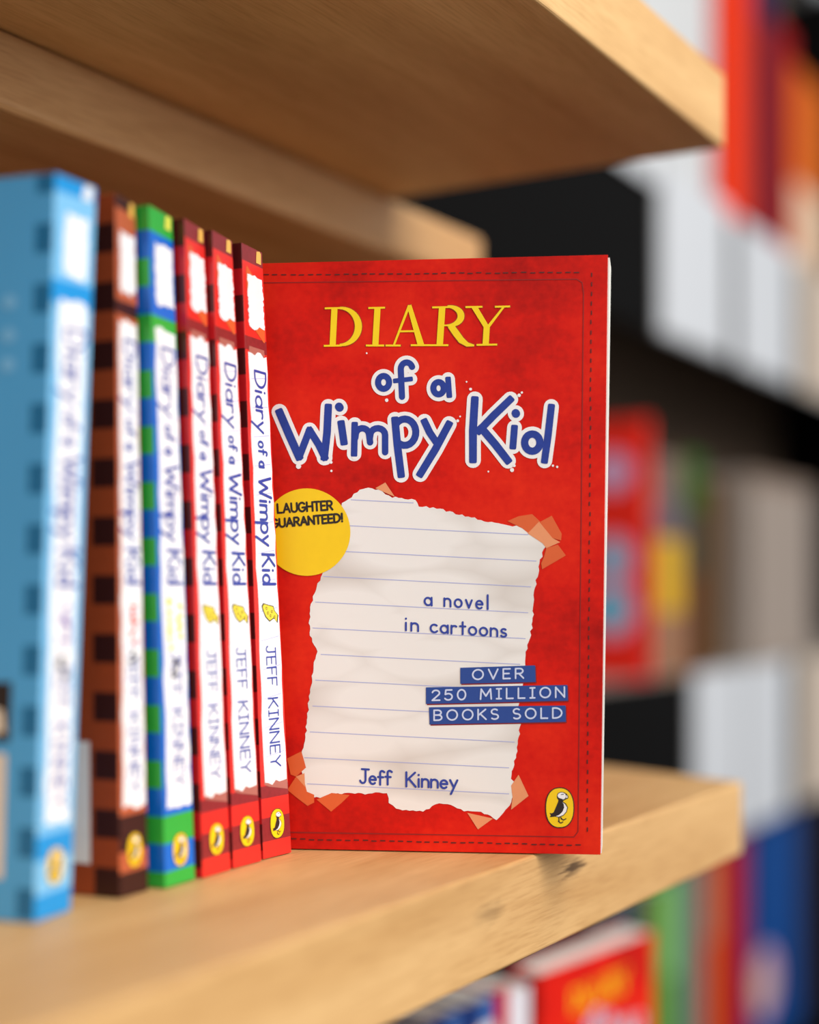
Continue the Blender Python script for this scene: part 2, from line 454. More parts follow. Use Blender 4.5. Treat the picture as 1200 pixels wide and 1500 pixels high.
# ================================================================= the oak bookcase
def xy(v): return (v.x, v.y)
case = thing('oak_bookcase', 'pale oak bookcase of thick boards in front, holding the red paperbacks', 'bookcase', CASE)
def board(name, end_front, end_dir, z0, z1, t0=-1.0, s0=0.0, s1=0.30, m=M_oak, label=None, bevel=0.0012):
    e = end_dir.normalized(); k = (s1 - s0) / e.dot(N)
    b = bmesh.new()
    prism(b, [xy(near(t0, s0)), xy(end_front), xy(end_front + e * k), xy(near(t0, s1))], z0, z1)
    return part(name, b, m, case, label, bevel=bevel)
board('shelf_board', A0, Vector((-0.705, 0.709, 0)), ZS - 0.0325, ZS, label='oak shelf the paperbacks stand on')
board('shelf_board', near(-0.0224), Vector((-0.8944, 0.447, 0)), 0.1935, 0.2258, label='oak shelf overhead')
board('shelf_board', near(0.30), N, -0.441, -0.4085, label='lowest oak shelf')
board('support_rail', near(0.043, 0.162), N, 0.1660, 0.1934, s0=0.162, s1=0.2998, m=M_oak_dark, label='thick oak rail under the overhead shelf', bevel=0.003)
bm = bmesh.new(); prism(bm, [xy(near(-1.0, 0.300)), xy(near(-0.06, 0.300)), xy(near(-0.06, 0.312)), xy(near(-1.0, 0.312))], ZF, 0.42)
part('back_panel', bm, M_backpanel, case)

# ================================================================= books
def book(name, label, BL, BR, TL, TR, e, Wd, bands, back, mats, group=None, cat='book', nv=24, backmi=0, frontmi=0, inset=0.0007):
    """a paperback: cover (spine, back and front in one sheet) and page block. BL.. are the spine's corners seen from in front of the
    spine; e points from the spine to the fore-edge. bands = [(v0, v1, material index)] on the spine, back(w, v) gives the left cover's."""
    root = thing(name, label, cat, (BL + BR) / 2 + e * (Wd / 2), group)
    H = (TL - BL).length
    b = bmesh.new()
    vs_ = sorted(set([0.0, 1.0] + [k / nv for k in range(1, nv)] + [min(1.0, max(0.0, x)) for q in bands for x in q[:2]] + [x for x in back.get('v', [])]))
    vs_ = [v for i, v in enumerate(vs_) if i == 0 or v - vs_[i - 1] > 1e-4]
    ws = sorted(set([0.0, Wd] + back.get('w', [])), reverse=True)
    cols = [('l', w) for w in ws] + [('r', 0.0), ('r', Wd)]
    def pt(c, v):
        base = (BL.lerp(TL, v) if c[0] == 'l' else BR.lerp(TR, v))
        return base + e * c[1]
    grid = [[b.verts.new(pt(c, v)) for v in vs_] for c in cols]
    for i in range(len(cols) - 1):
        for j in range(len(vs_) - 1):
            f = b.faces.new((grid[i][j], grid[i + 1][j], grid[i + 1][j + 1], grid[i][j + 1]))
            vm = (vs_[j] + vs_[j + 1]) / 2
            if cols[i][0] == 'l' and cols[i + 1][0] == 'l':
                wm = (cols[i][1] + cols[i + 1][1]) / 2
                f.material_index = back['f'](wm, vm) if 'f' in back else backmi
            elif cols[i][0] == 'l':
                f.material_index = next((q[2] for q in bands if q[0] <= vm < q[1]), 0)
            else: f.material_index = frontmi
    part('cover', b, mats, root, bevel=0.0006, solid=0.0004)
    b = bmesh.new()
    i1, i2 = inset, inset
    def inner(L, R, v):
        d = (R - L).normalized() * i1
        dz = UP * (0.0006 if v == 0 else -0.0006)
        return [L + d + e * i2 + dz, R - d + e * i2 + dz, R - d + e * (Wd - 0.0012) + dz, L + d + e * (Wd - 0.0012) + dz]
    hexa(b, inner(BL, BR, 0), inner(TL, TR, 1))
    part('page_block', b, M_page, root)
    nrm = (BR - BL).cross(TL - BL).normalized()
    nb = (BL - (BL + e)).cross(TL - BL).normalized()
    def spine(u, v, h=0.0): return (BL.lerp(TL, v)).lerp(BR.lerp(TR, v), u) + nrm * h
    def left(w, v, h=0.0): return BL.lerp(TL, v) + e * w + nb * h
    root_info = dict(root=root, spine=spine, left=left, H=H, T=(BR - BL).length)
    return root_info

def ground(px, py=None, z=ZS, Y=None):
    """the point under pixel px that lies at height z (seen at row py) or at distance Y"""
    if Y is None: Y = z * FPX / (HY - py)
    return Vector(((px - CX) / FPX * Y, Y, z))
def on_ray(px, R, T, z):
    """the point on column px at distance T from R, the nearer of the two"""
    q = (px - CX) / FPX
    a = 1 + q * q; b = -2 * (q * R.x + R.y); c = R.x ** 2 + R.y ** 2 - T * T
    disc = max(0.0, b * b - 4 * a * c)
    Y = (-b - math.sqrt(disc)) / (2 * a)
    return Vector((q * Y, Y, z))

HB = 0.198
vy = lambda y: (1252 - y) / 884.0           # position up the spine of a red book, from photo rows

def torn(u0, u1, v0, v1, seed):
    r = random.Random(seed)
    k = 26; q = []
    for i in range(k + 1): q.append((u1 + r.uniform(-.03, .025), v0 + (v1 - v0) * i / k))
    for i in range(1, 6): q.append((u1 + (u0 - u1) * i / 6, v1 + r.uniform(-.004, .004)))
    for i in range(k, -1, -1): q.append((u0 + r.uniform(-.03, .03), v0 + (v1 - v0) * i / k))
    for i in range(1, 6): q.append((u0 + (u1 - u0) * i / 6, v0 + r.uniform(-.006, .003)))
    return q

def spine_art(B, seed, tapes=True, sub=None, cheese=True, foil=True, logo=True, ink=M_ink2, v_logo=None, lab=(523, 1143), small=(410, 484), lu=(.13, .95)):
    f = B['spine']; root = B['root']
    H, T = B['H'], B['T']
    p = Print(lambda u, v, h: f(u, v, h))
    if tapes:
        for m_, q in ((M_tape, [(.16, 402), (.20, 398), (.85, 424), (.8, 440), (.16, 432)]), (M_tape, [(.25, 480), (.95, 478), (.92, 502), (.86, 503)]),
                      (M_tapedull, [(.16, 514), (.86, 514), (.88, 545), (.16, 545)]), (M_tapedull, [(.12, 1132), (.98, 1118), (.97, 1158), (.3, 1150), (.12, 1146)])):
            p = Print(lambda u, v, h: f(u, v, h))
            p.poly([(u, vy(y)) for u, y in q], 8e-5)
            p.done('tape_strip', m_, root)
    p = Print(lambda u, v, h: f(u, v, h))
    p.poly(torn(lu[0] + .07, lu[1] - .02, vy(small[1]), vy(small[0]), seed), 1.2e-4, 0)
    lp = torn(lu[0], lu[1], vy(lab[1]), vy(lab[0]), seed + 1)
    p.poly(lp, 1.2e-4, 0)
    for y in range(560, 1140, 42):
        p.stroke([(lu[0] + .06, vy(y + 1)), (lu[1] - .05, vy(y - 5))], .0012, 1.5e-4, 1, caps=False)
    panel = p.done('title_panel', [M_label, M_rule], root)
    # letters: drawn in millimetres along the spine, tops to the right
    ft = lambda a, b_, h: f(b_ / T, 1 - a / H, h)                 # a = way down from the top, b_ = across
    A = lambda y: (1 - vy(y)) * H
    p = Print(ft)
    cap = T * 0.50
    b0 = T * 0.36
    text(p, 'Diary', (A(548), b0), (A(636), b0), cap, .00085, 2e-4, 0, gap=.16, up=(0, 1))
    text(p, 'of', (A(650), b0 + T * .04), (A(668), b0 + T * .04), cap * .72, .0008, 2e-4, 0, up=(0, 1))
    text(p, 'a', (A(679), b0 + T * .04), (A(687), b0 + T * .04), cap * .72, .0009, 2e-4, 0, up=(0, 1))
    text(p, 'Wimpy', (A(702), b0), (A(800), b0), cap, .00095, 2e-4, 0, gap=.16, up=(0, 1))
    text(p, 'Kid', (A(814), b0), (A(857), b0), cap, .00095, 2e-4, 0, gap=.18, up=(0, 1))
    p.done('title_lettering', ink, panel)
    p = Print(ft)
    text(p, 'JEFF', (A(948), b0 + T * .02), (A(1004), b0 + T * .02), cap * .72, .00055, 2e-4, 0, gap=.2, up=(0, 1))
    text(p, 'KINNEY', (A(1023), b0 + T * .02), (A(1122), b0 + T * .02), cap * .72, .00055, 2e-4, 0, gap=.2, up=(0, 1))
    p.done('author_lettering', ink, panel)
    if cheese:
        p = Print(ft)
        wedge = [(A(886), T * .36), (A(890), T * .30), (A(896), T * .34), (A(904), T * .42), (A(910), T * .56), (A(906), T * .72), (A(912), T * .84), (A(902), T * .88), (A(896), T * .76), (A(890), T * .72), (A(888), T * .52)]
        p.poly([((x - A(898)) * 1.14 + A(898), (y - T * .58) * 1.14 + T * .58) for x, y in wedge], 2e-4, 1)
        p.poly(wedge, 2.3e-4, 0)
        for x, y in ((892, .45), (899, .5), (897, .66), (905, .76), (903, .6)):
            p.disc((A(x), T * y), .0005, h=2.7e-4, mi=1, n=12)
            p.disc((A(x), T * y), .0003, h=3.0e-4, mi=0, n=12)
        p.done('cheese_drawing', [M_cheese, M_dark], panel)
    if sub:                                                        # unreadable second line of the title: pen marks
        p = Print(ft)
        r = random.Random(seed)
        for (y0, y1, bb, hh_, mi) in sub['rows']:
            y = y0
            while y < y1:
                q = [(A(y + r.uniform(0, 9)), T * (bb + r.uniform(0, hh_))) for _ in range(4)]
                p.stroke(q, .0009, 2e-4, mi, n=5); y += 9
        p.done('subtitle_marks', sub['mats'], panel)
    if foil:
        p = Print(lambda u, v, h: f(u, v, h))
        p.poly([(.66, vy(388)), (.9, vy(388)), (.92, vy(372)), (.86, vy(369)), (.7, vy(371))], 1.2e-4, 0)
        p.done('gold_mark', sub['foil'] if sub and 'foil' in sub else M_goldfoil, root)
    if logo:
        p = Print(lambda x, y, h: f(x / T, y / H, h))
        hh = 21.5 / 884 * H
        cy = (v_logo if v_logo else vy(1205)) * H
        emblem(p, (.53 * T, cy), hh, min(.26 * T, hh * .72), 1.4e-4)
        p.done('publisher_emblem', [M_dark, M_yellow, M_white], root)

def row_book(label, br, tr, bl_px, tl_px, T, e, **k):
    """a book of the row from photo columns: br, tr = (column, distance)"""
    zt = ZS + k.pop('hb', HB)
    BR = ground(br[0], z=ZS + 0.0003, Y=br[1]); TR = ground(tr[0], z=zt, Y=tr[1])
    BL = on_ray(bl_px, BR, T, ZS + 0.0003); TL = on_ray(tl_px, TR, T, zt)
    return book('paperback_book', label, BL, BR, TL, TR, e, 0.129, group='paperbacks standing in a row on the oak shelf', **k)

eR = Vector((-0.93, 0.3676, 0)).normalized()
red_mats = [M_red, M_redband, M_maroon, M_square]
red_bands = [(vy(392), 1.01, 2), (vy(500), vy(392), 1), (vy(520), vy(500), 2), (vy(1148), vy(520), 1), (vy(1166), vy(1148), 2),
             (vy(1194), vy(1166), 1), (vy(1228), vy(1194), 2), (-.01, vy(1228), 1)]
def check(period, duty, wsq, base, dk, shift=0.0, H=HB):
    n = int(H / period) + 2
    vsx = []
    for k in range(-1, n):
        for a in (0, duty):
            x = (k + a) * period / H + shift
            if 0.003 < x < 0.997: vsx.append(x)
    def f(w, v):
        ph = ((v - shift) * H / period) % 1
        return dk if (w < wsq and ph < duty) else base
    return dict(v=vsx, w=[wsq], f=f)

# -- the three red paperbacks
reds = [
 ('thin red paperback nearest the front-facing book, sharpest of the red spines', (427, .4273), (384, .4277), 386, 354),
 ('thin red paperback in the middle of the three red spines', (383, .4140), (340, .4135), 342, 311),
 ('thin red paperback standing against the green striped book', (338, .4012), (299, .4010), 297, 270)]
for i, (lab, br, tr, bl, tl) in enumerate(reds):
    B = row_book(lab, br, tr, bl, tl, .0135, eR, bands=red_bands, back=check(.0170, .5, .006, 0, 3, .014), mats=red_mats)
    spine_art(B, 11)
# -- green striped
nb_ = 22
gb = []; 
gb.append((-.01, .023, 0))
for k in range(24): gb.append((.023 + .0409 * k, .023 + .0409 * (k + 1) + (.02 if k == 23 else 0), (k + 1) % 2))
gs_ = [(a, b_, 1 if .826 < (a + b_) / 2 < .955 or .105 < (a + b_) / 2 < .78 else m_) for a, b_, m_ in gb]
B = row_book('green and blue striped paperback between the brown and red books', (286, .3880), (252, .3878), 242, 218, .0140, eR,
             bands=gs_, back=dict(v=[q[0] for q in gb if q[0] > 0], f=lambda w, v: next((q[2] for q in gb if q[0] <= v < q[1]), 0)), mats=[M_green, M_gblue])
spine_art(B, 23, tapes=False, cheese=False, lab=(525, 1150), small=(412, 492),
          sub=dict(rows=[(872, 940, .30, .18, 0), (885, 925, .62, .2, 0), (955, 975, .4, .3, 1)], mats=[M_cheese, M_dark], foil=ramp_mat('pale_foil', (226, 226, 90))), v_logo=vy(1207))
# -- brown checked
br_bands = [(vy(384), 1.01, 2), (vy(500), vy(384), 3), (vy(518), vy(500), 2), (vy(1150), vy(518), 3), (vy(1196), vy(1150), 2), (vy(1222), vy(1196), 3), (-.01, vy(1222), 2)]
B = row_book('brown checked paperback between the blue book and the green striped one', (217, .3740), (198, .3745), 176, 169, .0118, Vector((-0.93, 0.3676, 0)).normalized(),
             bands=br_bands, back=check(.0165, .5, .0085, 0, 2, .0), mats=[M_brown, M_brown, M_browndk, M_brownsp])
spine_art(B, 37, tapes=False, cheese=False, lab=(525, 1140), small=(412, 486), sub=dict(rows=[(880, 930, .45, .3, 0), (942, 958, .4, .3, 1)], mats=[M_redink, M_dark]), v_logo=vy(1196))
p = Print(lambda w, v, h: B['left'](w, v, h))
p.poly([(.0098, .045), (.060, .045), (.060, .22), (.0098, .22)], 1.2e-4, 0)
p.done('barcode_panel', M_label, B['root'])
# -- blue, leaning towards the brown one
sk_bands = [(vy(388), 1.01, 2), (vy(492), vy(388), 3), (vy(520), vy(492), 2), (vy(1152), vy(520), 3), (vy(1182), vy(1152), 2), (vy(1222), vy(1182), 3), (-.01, vy(1222), 2)]
B = row_book('sky blue paperback standing at the near end of the row, most blurred', (103, .3505), (141, .3530), 50, 81, .0150, Vector((-0.96, 0.28, 0)).normalized(),
             bands=sk_bands, back=check(.0160, .5, .0055, 0, 1, .004), mats=[M_sky, M_skysq, M_skysp2, M_skysp], hb=.1962)
spine_art(B, 51, tapes=False, cheese=False, lab=(515, 1140), small=(412, 486), lu=(.20, .84),
          sub=dict(rows=[(880, 920, .35, .4, 0), (940, 965, .4, .3, 1)], mats=[M_violet, M_dark], foil=ramp_mat('silver_foil', (225, 230, 236))), v_logo=vy(1192))
p = Print(lambda w, v, h: B['left'](w, v, h))
p.poly([(.0096, .055), (.050, .055), (.050, .222), (.0096, .222)], 1.2e-4, 0)
p.done('barcode_panel', M_cream, B['root'])
p = Print(lambda w, v, h: B['left'](w, v, h))
p.poly([(.0086, .238), (.050, .238), (.050, .318), (.0086, .318)], 1.2e-4, 0)
p.poly([(.0102, .25), (.030, .245), (.030, .30), (.011, .28)], 1.6e-4, 1)
p.done('picture_panel', [M_dark, M_cream], B['root'])
p = Print(lambda w, v, h: B['left'](w, v, h))
for v in (.83, .785, .745): p.disc((.0125, v), .0022, .010, h=1.2e-4)
p.done('pale_marks', M_skysp, B['root'])

# ---------------------------------------------------------------- the red book shown face-on
cBR = ground(880, 1254); cBL0 = ground(426, 1245)
cdir = (cBR - cBL0).normalized()
CW = 0.1185; CH = 0.1960
cBL = cBR - cdir * CW
lean = cdir * 0.0024
cTR = cBR + lean + UP * CH; cTL = cBL + lean + UP * CH
cn = cdir.cross(UP).normalized()                         # towards the viewer
if cn.y > 0: cn = -cn
def onplane(px, py, h=0.0):
    """point of the cover seen at photo pixel px, py"""
    r = Vector(((px - CX) / FPX, 1.0, (HY - py) / FPX))
    k = cBR.dot(cn) / r.dot(cn)
    return r * k + cn * h
hero = thing('paperback_book', 'large red paperback facing forward at the centre, torn paper on its cover', 'book', (cBL + cBR) / 2 - cn * 0.0075)
TB = 0.0150
b = bmesh.new()
zl = UP * 0.0004
cols = [(cBR + zl - cn * TB, cTR - cn * TB), (cBL + zl - cn * TB, cTL - cn * TB), (cBL + zl, cTL), (cBR + zl, cTR)]
vv = [[b.verts.new(a.lerp(c, k / 6)) for k in range(7)] for a, c in cols]
for i in range(3):
    for k in range(6): b.faces.new((vv[i][k], vv[i + 1][k], vv[i + 1][k + 1], vv[i][k + 1]))
o = part('cover', b, M_cover, hero, bevel=0.0005, solid=0.0004)
b = bmesh.new()
off = cdir * 0.0013
q = [cBL + cdir * .0008 - cn * .0007, cBR + cdir * .0004 - cn * .0007, cBR + off - cn * (TB - .0008), cBL + cdir * .0008 - cn * (TB - .0008)]
r_ = [cTL + cdir * .0008 - cn * .0007, cTR + cdir * .0006 - cn * .0007, cTR + off * 1.35 - cn * (TB - .0008), cTL + cdir * .0008 - cn * (TB - .0008)]
hexa(b, [v + UP * .0008 for v in q], [v - UP * .0008 for v in r_])
part('page_block', b, M_page, hero)

c1 = lambda x, y: (370 + x / 2.2222, 360 + y / 2.2222)
c2 = lambda x, y: (380 + x / 2.2642, 690 + y / 2.2642)
c3 = lambda x, y: (380 + x / 2.2642, 960 + y / 2.2642)
c8 = lambda x, y: (780 + x / 8.3333, 1100 + y / 8.3333)
def P(fn, *pts): return [fn(*q) for q in pts]
MM = 4.43                                                  # photo pixels per millimetre on the cover

# stitched border
p = Print(onplane)
r = random.Random(3)
def dashes(a, b_, step, ln, w):
    l = math.hypot(b_[0] - a[0], b_[1] - a[1]); n = int(l / step)
    ux, uy = (b_[0] - a[0]) / l, (b_[1] - a[1]) / l
    for k in range(n):
        s = k * step + r.uniform(-.8, .8)
        x, y = a[0] + ux * s + uy * r.uniform(-.6, .6), a[1] + uy * s + ux * r.uniform(-.6, .6)
        p.stroke([(x, y), (x + ux * ln, y + uy * ln)], w, 1.0e-4, 0, n=4)
dashes((374, 403), (866, 398.5), 13, 6.5, 1.7)
dashes((867, 400), (860, 1232), 14, 5, 1.7)
dashes((376, 1228), (860, 1238), 13, 6.5, 1.8)
p.done('stitched_border', M_stitch, hero)
p = Print(onplane)
p.stroke([(374, 414.5), (845, 409), (853, 414), (855, 430), (847, 1218), (841, 1226), (376, 1218)], 1.3, 0.9e-4, 0)
p.stroke([(376, 1219), (560, 1221.5), (838, 1226)], 1.2, 0.9e-4, 0)
p.done('pressed_border_line', M_crease_shadow, hero)

# yellow serif title: D I A R Y
def serif(pr, grow, h, mi):
    def quad(*pts):
        q = P(c1, *pts)
        if grow:
            cx_ = sum(a for a, _ in q) / len(q); cy_ = sum(a for _, a in q) / len(q)
            q2 = []
            for (x, y) in q:
                l = math.hypot(x - cx_, y - cy_) or 1
                q2.append((x + (x - cx_) / l * grow, y + (y - cy_) / l * grow))
            q = q2
        pr.poly(q, h, mi)
    def thick(pts, w):                                      # curve with its own width at each point
        pts = P(c1, *pts)
        L_, R_ = [], []
        for i, (x, y) in enumerate(pts):
            a = pts[max(0, i - 1)]; c = pts[min(len(pts) - 1, i + 1)]
            l = math.hypot(c[0] - a[0], c[1] - a[1]); nx, ny = -(c[1] - a[1]) / l, (c[0] - a[0]) / l
            ww = w[i] / 2.2222 / 2 + grow
            L_.append((x + nx * ww, y + ny * ww)); R_.append((x - nx * ww, y - ny * ww))
        for i in range(len(pts) - 1):
            pr.poly([L_[i], L_[i + 1], R_[i + 1], R_[i]], h, mi)
    # D
    quad((257, 205), (277, 204), (271, 325), (251, 326))
    quad((236, 201), (290, 200), (290, 206), (236, 207)); quad((233, 323), (290, 322), (290, 328), (233, 329))
    a = arc(286, 263, 59, 60, -92, 92, 22)
    thick(a, [6 + 16 * math.sin(math.pi * k / 22) ** 1.3 for k in range(23)])
    # I
    quad((397, 204), (417, 204), (410, 325), (390, 325))
    quad((378, 200), (431, 199), (431, 205), (378, 206)); quad((370, 322), (428, 322), (428, 328), (370, 328))
    # A
    quad((506, 194), (515, 194), (463, 326), (456, 326))
    quad((504, 200), (517, 192), (560, 325), (538, 325))
    quad((482, 276), (542, 275), (543, 281), (480, 282))
    quad((434, 322), (482, 322), (482, 328), (434, 328)); quad((516, 321), (579, 321), (579, 327), (516, 327))
    # R
    quad((607, 202), (628, 202), (620, 324), (599, 324))
    quad((586, 198), (640, 197), (640, 203), (586, 204)); quad((579, 321), (637, 321), (637, 327), (579, 327))
    a = arc(636, 229, 43, 31, -92, 92, 18)
    thick(a, [6 + 15 * math.sin(math.pi * k / 18) ** 1.3 for k in range(19)])
    quad((620, 257), (640, 257), (640, 262), (620, 262))
    thick([(645, 260), (662, 284), (680, 308), (700, 322), (722, 325)], [20, 21, 20, 13, 4])
    # Y
    quad((712, 200), (733, 200), (771, 264), (753, 266))
    quad((814, 199), (822, 199), (772, 266), (763, 262))
    quad((753, 260), (773, 258), (769, 323), (749, 323))
    quad((694, 197), (748, 196), (748, 202), (694, 203)); quad((790, 196), (838, 195), (838, 201), (790, 202))
    quad((730, 320), (796, 319), (796, 325), (730, 326))
p = Print(onplane)
serif(p, 1.3, 1.0e-4, 1)
serif(p, 0.25, 1.4e-4, 0)
p.done('diary_lettering', [M_gold, M_goldedge], hero)

# hand-lettered title with its white outline
def ell(cx_, cy_, rx, ry, n=20): return arc(cx_, cy_, rx, ry, 0, 360, n)
T_ = [ # strokes in crop coordinates, width
 ([(88, 541), (120, 616), (152, 688)], 27), ([(152, 688), (186, 600)], 24), ([(186, 600), (216, 648), (236, 690)], 24), ([(234, 690), (243, 608), (247, 524)], 25),
 ([(282, 524), (284, 527)], 27), ([(289, 578), (298, 640)], 25),
 ([(333, 582), (331, 678)], 22), ([(335, 625)] + arc(358, 616, 22, 22, 180, 350, 8) + [(383, 640)], 21), ([(382, 628)] + arc(408, 616, 24, 22, 190, 360, 8) + [(432, 672)], 21),
 ([(464, 566), (472, 650), (484, 746)], 25), (arc(496, 607, 36, 43, -140, 130, 16), 23),
 ([(560, 572), (577, 608), (596, 636)], 24), ([(640, 580), (596, 662), (546, 744)], 25),
 ([(724, 500), (718, 600), (718, 698)], 26), ([(840, 500), (786, 552), (736, 604)], 25), ([(744, 592), (790, 646), (832, 700)], 26),
 ([(857, 545), (858, 547)], 27), ([(853, 592), (848, 654)], 23),
 (ell(911, 641, 25, 28), 24), ([(973, 524), (962, 620), (951, 700)], 24),
 (ell(427, 445, 18, 21), 20), (arc(502, 402, 19, 22, -20, -180, 9) + [(487, 492)], 20), ([(464, 440), (516, 434)], 16),
 (ell(606, 464, 17, 20), 20), ([(637, 434), (641, 488)], 19),
]
p = Print(onplane)
for pts, w in T_: p.stroke(P(c1, *pts), (w + 25) / 2.2222, 1.0e-4, 0)
for x, y, rr in ((710, 467, 5), (697, 443, 3), (668, 570, 5), (676, 556, 3), (868, 487, 6), (877, 478, 4), (437, 503, 6), (256, 705, 5), (257, 733, 4), (845, 730, 7), (852, 716, 5), (978, 716, 4), (992, 720, 4), (150, 718, 9), (332, 690, 8), (372, 350, 3), (655, 590, 6), (768, 735, 3)):
    p.disc(c1(x, y), rr / 2.2222, h=1.0e-4, n=7)
ol = p.done('title_outline', M_white, hero, 'white outline round the hand-lettered title')
p = Print(onplane)
for pts, w in T_: p.stroke(P(c1, *pts), w / 2.2222, 1.6e-4, 0, flat=(len(pts) < 8 and math.hypot(pts[0][0] - pts[1][0], pts[0][1] - pts[1][1]) > 8))
p.done('title_lettering', M_ink, ol)

# torn sheet of ruled paper
sheet = [(527, 717), (540, 713), (556, 718), (575, 728), (593, 731), (608, 733), (614, 741), (640, 745), (668, 752), (700, 760), (720, 765), (740, 770), (762, 772), (775, 780), (790, 790), (799, 796),
 (797, 805), (790, 825), (786, 850), (783, 872), (781, 885), (781, 910), (775, 940), (769, 965), (768, 990), (763, 1010), (760, 1040), (762, 1060), (760, 1085), (755, 1110), (752, 1125), (750, 1140), (756, 1150), (751, 1166), (745, 1184), (728, 1200),
 (705, 1190), (680, 1188), (665, 1181), (650, 1177), (637, 1179), (620, 1188), (600, 1188), (580, 1185), (570, 1176), (567, 1163), (550, 1162), (530, 1163), (510, 1162), (490, 1163), (473, 1170), (450, 1165), (446, 1150),
 (443, 1130), (441, 1115), (446, 1090), (450, 1060), (452, 1035), (455, 1010), (457, 990), (464, 955), (456, 935), (453, 908), (456, 885), (460, 868), (468, 850), (475, 836), (485, 800), (495, 765), (501, 737), (515, 728)]
p = Print(onplane)
p.poly(rough(sheet, 1.6, 4.5, 5), 1.0e-4, 0)
for k in range(12):
    xs = [430 + 4 * i for i in range(97)]
    run = []
    for x in xs + [9999]:
        y = 732 + 38.1 * k + (x - 512) * 0.05
        if x < 9000 and inside((x - 3, y), sheet) and inside((x + 3, y), sheet): run.append((x, y))
        else:
            if len(run) > 2: p.stroke([run[0], run[-1]], 1.1, 1.4e-4, 1, caps=False)
            run = []
paper = p.done('torn_paper', [M_paper, M_rule], hero, 'torn sheet of crumpled ruled paper printed on the cover')

for fn, pts, mi in (
  (c2, [(385, 57), (418, 38), (450, 86)], 1),
  (c2, [(823, 166), (860, 150), (905, 143), (932, 168), (892, 206), (872, 190)], 0),
  (c2, [(925, 172), (970, 148), (1003, 208), (1001, 230), (970, 222)], 0),
  (c2, [(890, 207), (928, 168), (972, 222), (998, 236), (952, 256), (940, 240)], 1),
  (c2, [(952, 256), (990, 244), (1017, 280), (938, 326), (935, 306), (944, 285)], 0),
  (c3, [(92, 342), (140, 318), (155, 372), (122, 402), (104, 395)], 0),
  (c3, [(93, 446), (122, 402), (150, 420), (158, 452), (182, 462), (182, 488), (160, 499), (122, 470)], 0),
  (c3, [(122, 402), (150, 390), (152, 436)], 1),
  (c3, [(190, 478), (240, 456), (300, 463), (272, 490), (238, 518)], 0),
  (c3, [(690, 522), (775, 541), (725, 577)], 1),
  (c3, [(835, 432), (860, 396), (893, 466), (835, 512), (840, 470)], 1)):
    p = Print(onplane)
    p.poly(P(fn, *pts), 1.25e-4 if mi == 0 else 1.4e-4)
    p.done('tape_piece', M_tapel if mi else M_tape, hero)

p = Print(onplane)
text(p, 'a', c2(548, 444), c2(572, 446), 46 / 2.264, 2.9, 2e-4, up=(0, -1))
text(p, 'novel', c2(614, 448), c2(760, 458), 46 / 2.264, 2.9, 2e-4, gap=.3, up=(0, -1))
text(p, 'in', c2(484, 528), c2(527, 531), 46 / 2.264, 2.9, 2e-4, gap=.3, up=(0, -1))
text(p, 'cartoons', c2(568, 534), c2(820, 550), 46 / 2.264, 2.9, 2e-4, gap=.24, up=(0, -1))
p.done('subtitle_lettering', M_ink2, paper)
p = Print(onplane)
text(p, 'Jeff', c3(336, 424), c3(437, 430), 46 / 2.264, 3.1, 2e-4, gap=.14, up=(0, -1), wob=.03)
text(p, 'Kinney', c3(488, 434), c3(656, 441), 47 / 2.264, 3.1, 2e-4, gap=.17, up=(0, -1), wob=.03)
p.done('author_lettering', M_ink2, paper)

# yellow round badge
p = Print(onplane)
p.disc((449.5, 779.5), 64, h=2.2e-4, n=64)
badge = p.done('round_badge', M_yellow, hero, 'round yellow badge on the cover')
p = Print(onplane)
text(p, 'LAUGHTER', c2(62, 139), c2(243, 128), 29 / 2.264, 3.0, 2.8e-4, gap=.2, up=(-.06, -1))
text(p, 'GUARANTEED!', c2(42, 188), c2(277, 168), 27 / 2.264, 3.0, 2.8e-4, gap=.2, up=(-.06, -1))
p.done('badge_lettering', M_dark, badge)

# three embossed blue tags
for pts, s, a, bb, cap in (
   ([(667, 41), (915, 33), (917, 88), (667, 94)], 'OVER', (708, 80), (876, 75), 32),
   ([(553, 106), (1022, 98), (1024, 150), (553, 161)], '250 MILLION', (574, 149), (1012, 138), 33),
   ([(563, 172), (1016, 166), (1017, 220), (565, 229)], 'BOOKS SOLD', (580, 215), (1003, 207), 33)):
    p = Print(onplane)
    p.poly(P(c3, *[(x + 3, y + 4) for x, y in pts]), 1.6e-4, 1)  # drop shadow of the tag, drawn as a dark red offset copy
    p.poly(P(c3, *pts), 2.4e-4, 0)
    tg = p.done('embossed_tag', [M_tag, M_crease_shadow], hero)
    p = Print(onplane)
    text(p, s, c3(*a), c3(*bb), cap / 2.264, 2.4, 3e-4, gap=.42, space=.75, up=(0, -1))
    p.done('tag_lettering', M_tagtext, tg)
p = Print(onplane)
emblem(p, c8(335, 692), 245 / 8.3333, 175 / 8.3333, 1.4e-4, sy=-1)
p.done('publisher_emblem', [M_dark, M_yellow, M_white], hero)

